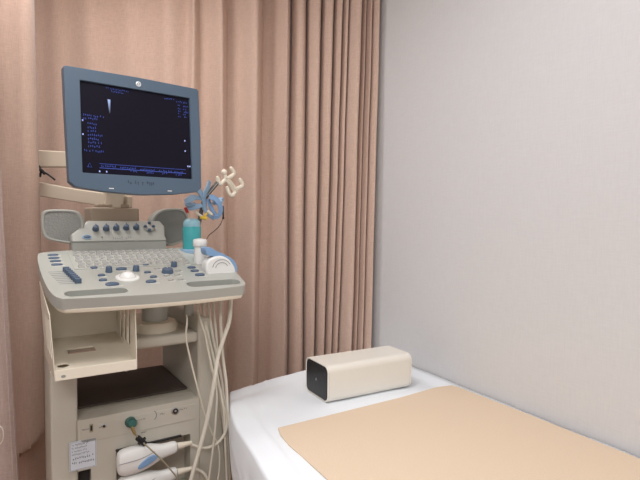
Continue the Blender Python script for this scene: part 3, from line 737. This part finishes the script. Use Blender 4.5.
# probes in the bay
def probe(pos, label, cabpts, dy=0):
    """curved scanner head, nose pointing left, strain relief to the right"""
    p0 = onv(118, 463+dy, VF-.025); p1 = onv(166, 452.5+dy*.93, VF-.03)
    root = empty('ultrasound_probe', wld(p0.lerp(p1, .5)), label, 'ultrasound probe', 'ultrasound probes in the cabinet bay', rz=MA)
    L = (p1.x-p0.x)*1.06
    b = nb()
    secs = [(-.5, .022, .012), (-.47, .033, .020), (-.38, .039, .024), (-.2, .040, .025), (0, .038, .024), (.18, .032, .021), (.32, .023, .018), (.44, .019, .0165), (.60, .0185, .0155), (.72, .0165, .0145)]
    rings = []
    for f, hz, hy in secs:
        ring = []
        for j in range(20):
            a = 2*math.pi*j/20; ca, sa = math.cos(a), math.sin(a)
            q = lambda t_: math.copysign(abs(t_)**.75, t_)
            ring.append(b.verts.new((f*L, q(ca)*hy, q(sa)*hz+.012*max(0, f+.1))))
        rings.append(ring)
    for a, c in zip(rings, rings[1:]):
        for j in range(20): b.faces.new((a[j], a[(j+1) % 20], c[(j+1) % 20], c[j]))
    b.faces.new(rings[0]); b.faces.new(rings[-1][::-1]); body = obj('probe_body', b, 'white', root, sub=1)
    # seam around the head
    b = nb(); tube(b, [(-.49*L, -.019, .004), (-.3*L, -.0255, .008), (-.1*L, -.0245, .009), (.1*L, -.0215, .014), (.22*L, -.018, .018)], .0009, 6, 4); obj('seam', b, 'print', root)
    b = nb(); pts = [(-.12, -.010), (-.02, .002), (.12, .010), (.24, .009), (.27, .001), (.18, -.008), (0, -.018), (-.12, -.020)]
    prism(b, smooth_path([Vector((f*L, -.018+abs(f)*.01, z)) for f, z in pts], 4, True), (0, -.0085, 0)); g = obj('grip', b, 'lblue', root, bevel=.003); g['label'] = 'blue oval grip patch'
    b = nb(); lathe(b, [(.0105, 0), (.0095, .012), (.0075, .03), (.0060, .045)], (.71*L, 0, .009), Ry(R(90)), 16); obj('strain_relief', b, 'cream2', root)
    iv = Matrix.Translation(-root.location)
    P = []
    e = Vector((.71*L+.035, 0, .009))
    Rm = Matrix.Rotation(-MA, 3, 'Z')
    for x, y, v in cabpts: P.append(Rm @ (wld(onv(x, y, v))-root.location))
    b = nb(); tube(b, [e]+P, .0046, 8, 6); obj('probe_cable', b, 'cable', root)
    return root
probe(0, 'white probe with a blue grip in the cabinet bay, the upper of the two', [(202, 448, VF-.03), (211, 446.5, VF-.035), (219.5, 441, VF-.035), (226, 430, VF-.035), (226.5, 415, VF-.035), (222, 402, VF-.03), (219.5, 388, VF-.03), (212, 370, VF-.02), (208.5, 344, VF-.02), (204, 318, VF+.01), (203, 298, VF+.06)])
probe(1, 'white probe low in the cabinet bay, cut off by the bottom of the picture', [(198, 470, VF-.03), (205, 475, VF-.035), (209, 485, VF-.035), (210, 500, VF-.035), (205, 520, VF-.03)], 28)

# ECG lead plugged into the front
lead = empty('patient_lead', wld(onv(130.3, 421.8, FV)), 'thin brown lead with a dark green plug in the cabinet front panel', 'lead', rz=MA)
def ll(x, y, v): return Matrix.Rotation(-MA, 3, 'Z') @ (wld(onv(x, y, v))-lead.location)
b = nb(); lathe(b, [(.0125, 0), (.0135, .006), (.0135, .022), (.010, .027), (.003, .028)], (0, -.004, 0), Rx(R(78)), 20); g = obj('plug', b, 'green', lead)
b = nb(); tube(b, [ll(131, 423, VF-.03), ll(132.5, 428, VF-.034), ll(135, 434.5, VF-.034)], [.0062, .0055, .0035], 12, 3); obj('plug_sleeve', b, 'brass', lead)
b = nb(); tube(b, [ll(135, 434, VF-.034), ll(141.5, 441, VF-.032), ll(149, 448, VF-.062), ll(160, 458, VF-.068), ll(170, 469, VF-.068), ll(178, 480, VF-.068), ll(186, 500, VF-.06)], .0021, 8, 6); obj('lead_wire', b, 'cable2', lead)
b = nb(); c = ll(141.3, 440.8, VF-.034); tube(b, [c+Vector((-.011, 0, .012)), c, c+Vector((.010, 0, -.012))], .0078, 8, 1); tube(b, [c+Vector((-.008, 0, -.008)), c, c+Vector((.012, .0, .006))], .0045, 8, 1); obj('clip', b, 'black', lead)

# ------------------------------------------------------------------ things standing on the console
bp_ = pxat(191.5, 252)
def on_deck(name, px, py, label, cat): return empty(name, wld(pxat(px, py)), label, cat, rz=MA)
bt_ = on_deck('gel_bottle', 192, 250.5, 'teal ultrasound gel bottle with a pale cap standing at the back right of the console', 'bottle')
b = nb(); lathe(b, [(.027, -.006), (.0315, -.004), (.0325, .004), (.0315, .03), (.0325, .05), (.0325, .078), (.030, .088), (.022, .091)], n=28); obj('bottle_body', b, 'gel', bt_)
b = nb(); lathe(b, [(.0305, .083), (.031, .090), (.0295, .102), (.023, .110), (.014, .114), (.004, .115)], n=28); obj('bottle_cap', b, 'gelcap', bt_)
cu = nb(); lathe(cu, [(.040, -.008), (.041, .004), (.0365, .006), (.0355, -.006)], n=28); c = part('bottle_cup', cu, 'pblue', console); c.location = pxat(192, 250.5)
tu = on_deck('white_tube', 200, 262.5, 'small white tube with a ribbed cap standing in front of the teal bottle', 'tube')
b = nb(); lathe(b, [(.019, -.005), (.020, 0), (.019, .035), (.019, .052), (.016, .055)], n=22); obj('tube_body', b, 'white', tu)
b = nb(); lathe(b, [(.0215, .053), (.0235, .056), (.0235, .072), (.0205, .077), (.009, .079), (.004, .080)], n=12); obj('tube_cap', b, 'white', tu)
# probe resting in the side holder
hv = .115
sp_root = empty('ultrasound_probe', wld(onv(222, 270, hv)), 'white probe with a light blue rim in the holder at the console right end', 'ultrasound probe', rz=MA)
def sl_(x, y, dv=0): return Matrix.Rotation(-MA, 3, 'Z') @ (wld(onv(x, y, hv))-sp_root.location)+Vector((0, dv, 0))
b = nb(); prism(b, smooth_path([sl_(x, y) for x, y in ((206, 268), (208, 261), (214, 257), (222, 256), (230, 260), (236, 270), (233, 277), (220, 279), (209, 277))], 4, True), (0, .045, 0)); obj('probe_body', b, 'white', sp_root, bevel=.008, seg=4)
b = nb(); prism(b, smooth_path([sl_(x, y, .006) for x, y in ((207, 249), (211, 247.5), (217, 251), (227, 255.5), (235, 261), (238, 268), (237, 274.5), (234, 272), (231, 263), (223, 257.5), (214, 256.5), (208, 255))], 4, True), (0, .05, 0)); rr_ = obj('probe_rim', b, 'lblue', sp_root, bevel=.004); rr_['label'] = 'light blue rim'
b = nb()
for k, rad_ in enumerate((9.5, 6.5)):
    tube(b, [sl_(222+rad_*math.cos(R(a)), 269-rad_*math.sin(R(a))*1.0, -.0005) for a in range(30, 190, 20)], .0009, 6, 2)
obj('groove', b, 'print', sp_root)
hb = nb()
pz = deck(.50, .17)
addr(hb, (.455, .10, pz.z-.050), (.518, .21, pz.z-.022)); part('probe_holder', hb, 'grey', bevel=.006)
b = nb()
for x, y in ((205.5, 264), (213.5, 272)):
    p = pxat(x, y, .003); ball(b, p, .0055)
part('holder_screw', b, 'blue', console)

# electrode cluster on its post
cv = .36
cl = empty('electrode_stand', wld((onv(207, 244, cv).x, cv, deck(0, cv).z)), 'dark post behind the gel bottle carrying blue electrode clamps and a white cable hook', 'electrode stand', rz=MA)
def ce(x, y, dv=0): return Matrix.Rotation(-MA, 3, 'Z') @ (wld(onv(x, y, cv))-cl.location)+Vector((0, dv, 0))
b = nb(); tube(b, [Vector((-.008, 0.02, -.01)), ce(200, 236, .02), ce(203, 210, .015), ce(207, 197, .01), ce(217.5, 182.5)], .0075, 12, 5); obj('post', b, 'rod', cl)
b = nb(); tube(b, [ce(207, 196, .003), ce(212.5, 189, -.003), ce(218, 182, -.006)], .0018, 8, 1); obj('post_stripe', b, 'rodl', cl)
b = nb(); ball(b, ce(224.3, 172.3), .0115); 
T = .0074
for pts in ([(217.5, 177.5), (219.5, 184), (223, 182), (227, 178)], [(224.5, 173), (226, 179), (231, 185), (236.5, 191.5)], [(226, 178.5), (231, 176.5), (234, 173), (231, 168)], [(234, 188.5), (238.5, 188), (242.5, 185), (240, 179.5)], [(236, 191.5), (232, 195.5), (229, 193), (227, 187.5)]):
    tube(b, [ce(x, y) for x, y in pts], T, 10, 4); ball(b, ce(*pts[-1]), .0062); ball(b, ce(*pts[0]), .0062)
tube(b, [ce(227, 179), ce(236, 191)], .0105, 4, 0)
h = obj('cable_hook', b, 'cream2', cl); h['label'] = 'white branching cable hook'
def jaw(pts, wdt=.010, th=.3, name='clamp_jaw', m='pblue', dv=0):
    b = nb(); tube(b, [ce(x, y, dv) for x, y in pts], [wdt*.35]+[wdt]*(len(pts)-2)+[wdt*.35], 10, 5, flat=th); return b
def clamp(label, js, m='pblue', extra=None):
    r_ = obj('electrode_clamp', js[0], m, cl)
    for j in js[1:]: obj('clamp_jaw', j, m, r_)
    return r_
# blades are flat strips, wide across the view direction
def blade(pts, halfw, dv0=0, dv1=0, th=.0022):
    P = smooth_path([ce(x, y) for x, y in pts], 6); b = nb(); rings = []; n = len(P)
    for i, p in enumerate(P):
        f = i/(n-1); t = (P[min(i+1, n-1)]-P[max(i-1, 0)]).normalized(); s = Vector((0, 1, 0)); nn = t.cross(s).normalized()
        wv = halfw*(.55+.45*math.sin(math.pi*min(1, f*1.1+.1)))
        c = p+Vector((0, dv0+(dv1-dv0)*f, 0)); sd = (s*.5+nn*.8).normalized(); n2 = t.cross(sd).normalized()
        rings.append([b.verts.new(c+sd*a*wv+n2*e*th) for a, e in ((-1, -1), (1, -1), (1, 1), (-1, 1))])
    for a, c in zip(rings, rings[1:]):
        for j in range(4): b.faces.new((a[j], a[(j+1) % 4], c[(j+1) % 4], c[j]))
    b.faces.new(rings[0][::-1]); b.faces.new(rings[-1]); return b
clamp('', [blade([(189.5, 187), (195, 188), (200, 192), (204, 200), (205, 208), (208, 214), (214, 219)], .012),
           blade([(209.5, 181), (208, 187), (205, 194), (203.5, 202), (204, 210)], .010)])
clamp('', [blade([(208, 197), (213, 198.5), (217.5, 203), (219.5, 210), (217, 216.5), (212, 217)], .013, -.012, -.012), blade([(208, 199), (210, 206), (213, 212), (217, 217)], .009, .0, -.01)], 'lblue')  # darker blue blades stand in for shadow among the pale clamps
clamp('', [blade([(185, 202.5), (190, 199), (195, 197.5), (203, 199)], .012, -.005, 0), blade([(186.5, 207.5), (192, 207.5), (199, 206), (205, 205)], .011, -.005, 0), blade([(184, 204), (189, 205), (195, 203)], .007, -.01, -.004)])
clamp('', [blade([(214, 204), (218, 201.5), (223, 199), (221, 205)], .008, .01, .005)])
b = nb(); tube(b, [ce(184, 207.5, -.012), ce(186.5, 213, -.014)], .0055, 10, 1); o = obj('clamp_plug', b, 'red', cl); o['label'] = 'red plug'
b = nb(); tube(b, [ce(199, 217, -.014), ce(205, 218.5, -.016)], .0062, 10, 1); tube(b, [ce(203, 216, -.014), ce(206, 213, -.014)], .0035, 8, 1); o = obj('clamp_plug', b, 'yellow', cl); o['label'] = 'yellow plug'
b = nb(); tube(b, [ce(194.5, 212, -.014), ce(201, 217, -.014)], .0045, 10, 1); tube(b, [ce(205.5, 211, -.02), ce(210, 214.5, -.02)], .005, 10, 1); obj('clamp_plug', b, 'cable', cl)
b = nb(); tube(b, [ce(222.5, 206, -.004), ce(222.8, 217, -.004)], .0032, 8, 1); ball(b, ce(222.8, 218, -.004), .0045); obj('spring', b, 'black', cl)
b = nb(); tube(b, [ce(222.5, 208, -.004), ce(223, 216, -.004), ce(219, 225, -.01), ce(212, 231, -.02), ce(206, 235, -.03), ce(202, 240, -.04)], .0013, 6, 6); obj('wire', b, 'black', cl)

# ------------------------------------------------------------------ swing arm behind the monitor
ar = empty('swing_arm', (0, 0, 0), 'ivory double-bar support arm reaching from behind the left curtain to behind the monitor', 'support arm')
def barY(P, h, th, m='arm', name='bar', parent=ar):
    """P: (px, py_top, py_bottom, Y) sections"""
    b = nb(); rings = []
    for x, y0, y1, Y in P:
        a = aty(x, y0, Y); c = aty(x, y1, Y)
        rings.append([b.verts.new(q) for q in (a, c, c+Vector((.006, th, 0)), a+Vector((.006, th, 0)))])
    for a, c in zip(rings, rings[1:]):
        for j in range(4): b.faces.new((a[j], a[(j+1) % 4], c[(j+1) % 4], c[j]))
    b.faces.new(rings[0][::-1]); b.faces.new(rings[-1]); return obj(name, b, m, parent, bevel=.004)
barY([(10, 149, 167, 1.95), (40, 150, 167, 1.93), (75, 152, 167, 1.90), (110, 154, 167, 1.86)], 0, .03)
barY([(10, 180, 194, 1.95), (38, 182, 196, 1.93), (75, 189, 202, 1.90), (100, 192.5, 206, 1.84), (128, 196, 208, 1.78)], 0, .03)
pa = aty(10, 150, 1.965); b = nb(); addr(b, (pa.x-.02, 1.94, 0), (pa.x+.02, 1.99, 1.55)); obj('post', b, 'arm', ar, bevel=.005)
pb = aty(112, 150, 1.86); b = nb(); addr(b, (pb.x-.01, 1.80, 1.18), (pb.x+.05, 1.87, 1.50)); obj('bracket', b, 'arm', ar, bevel=.005)
b = nb(); c0 = aty(44, 172, 1.925)
tube(b, [aty(37, 169, 1.92), aty(41, 170, 1.92), aty(45, 174, 1.92)], .006, 8, 3); tube(b, [aty(39, 175, 1.92), aty(43, 172, 1.92), aty(50, 176, 1.92), aty(55, 180, 1.92)], .0035, 8, 3); tube(b, [aty(38, 165, 1.92), aty(41, 170, 1.92), aty(40, 177, 1.92)], .004, 8, 3); obj('cable_tie', b, 'black', ar)
# small curled cord hanging on the left edge curtain
b = nb(); tube(b, [aty(-4, 424, 1.40), aty(2, 428, 1.40), aty(3.5, 436, 1.40), aty(1, 443, 1.40), aty(-5, 446, 1.40)], .0015, 6, 6); tag(obj('cord', b, 'cable'), 'thin pale cord curling against the mauve curtain at the lower left edge', 'cord')
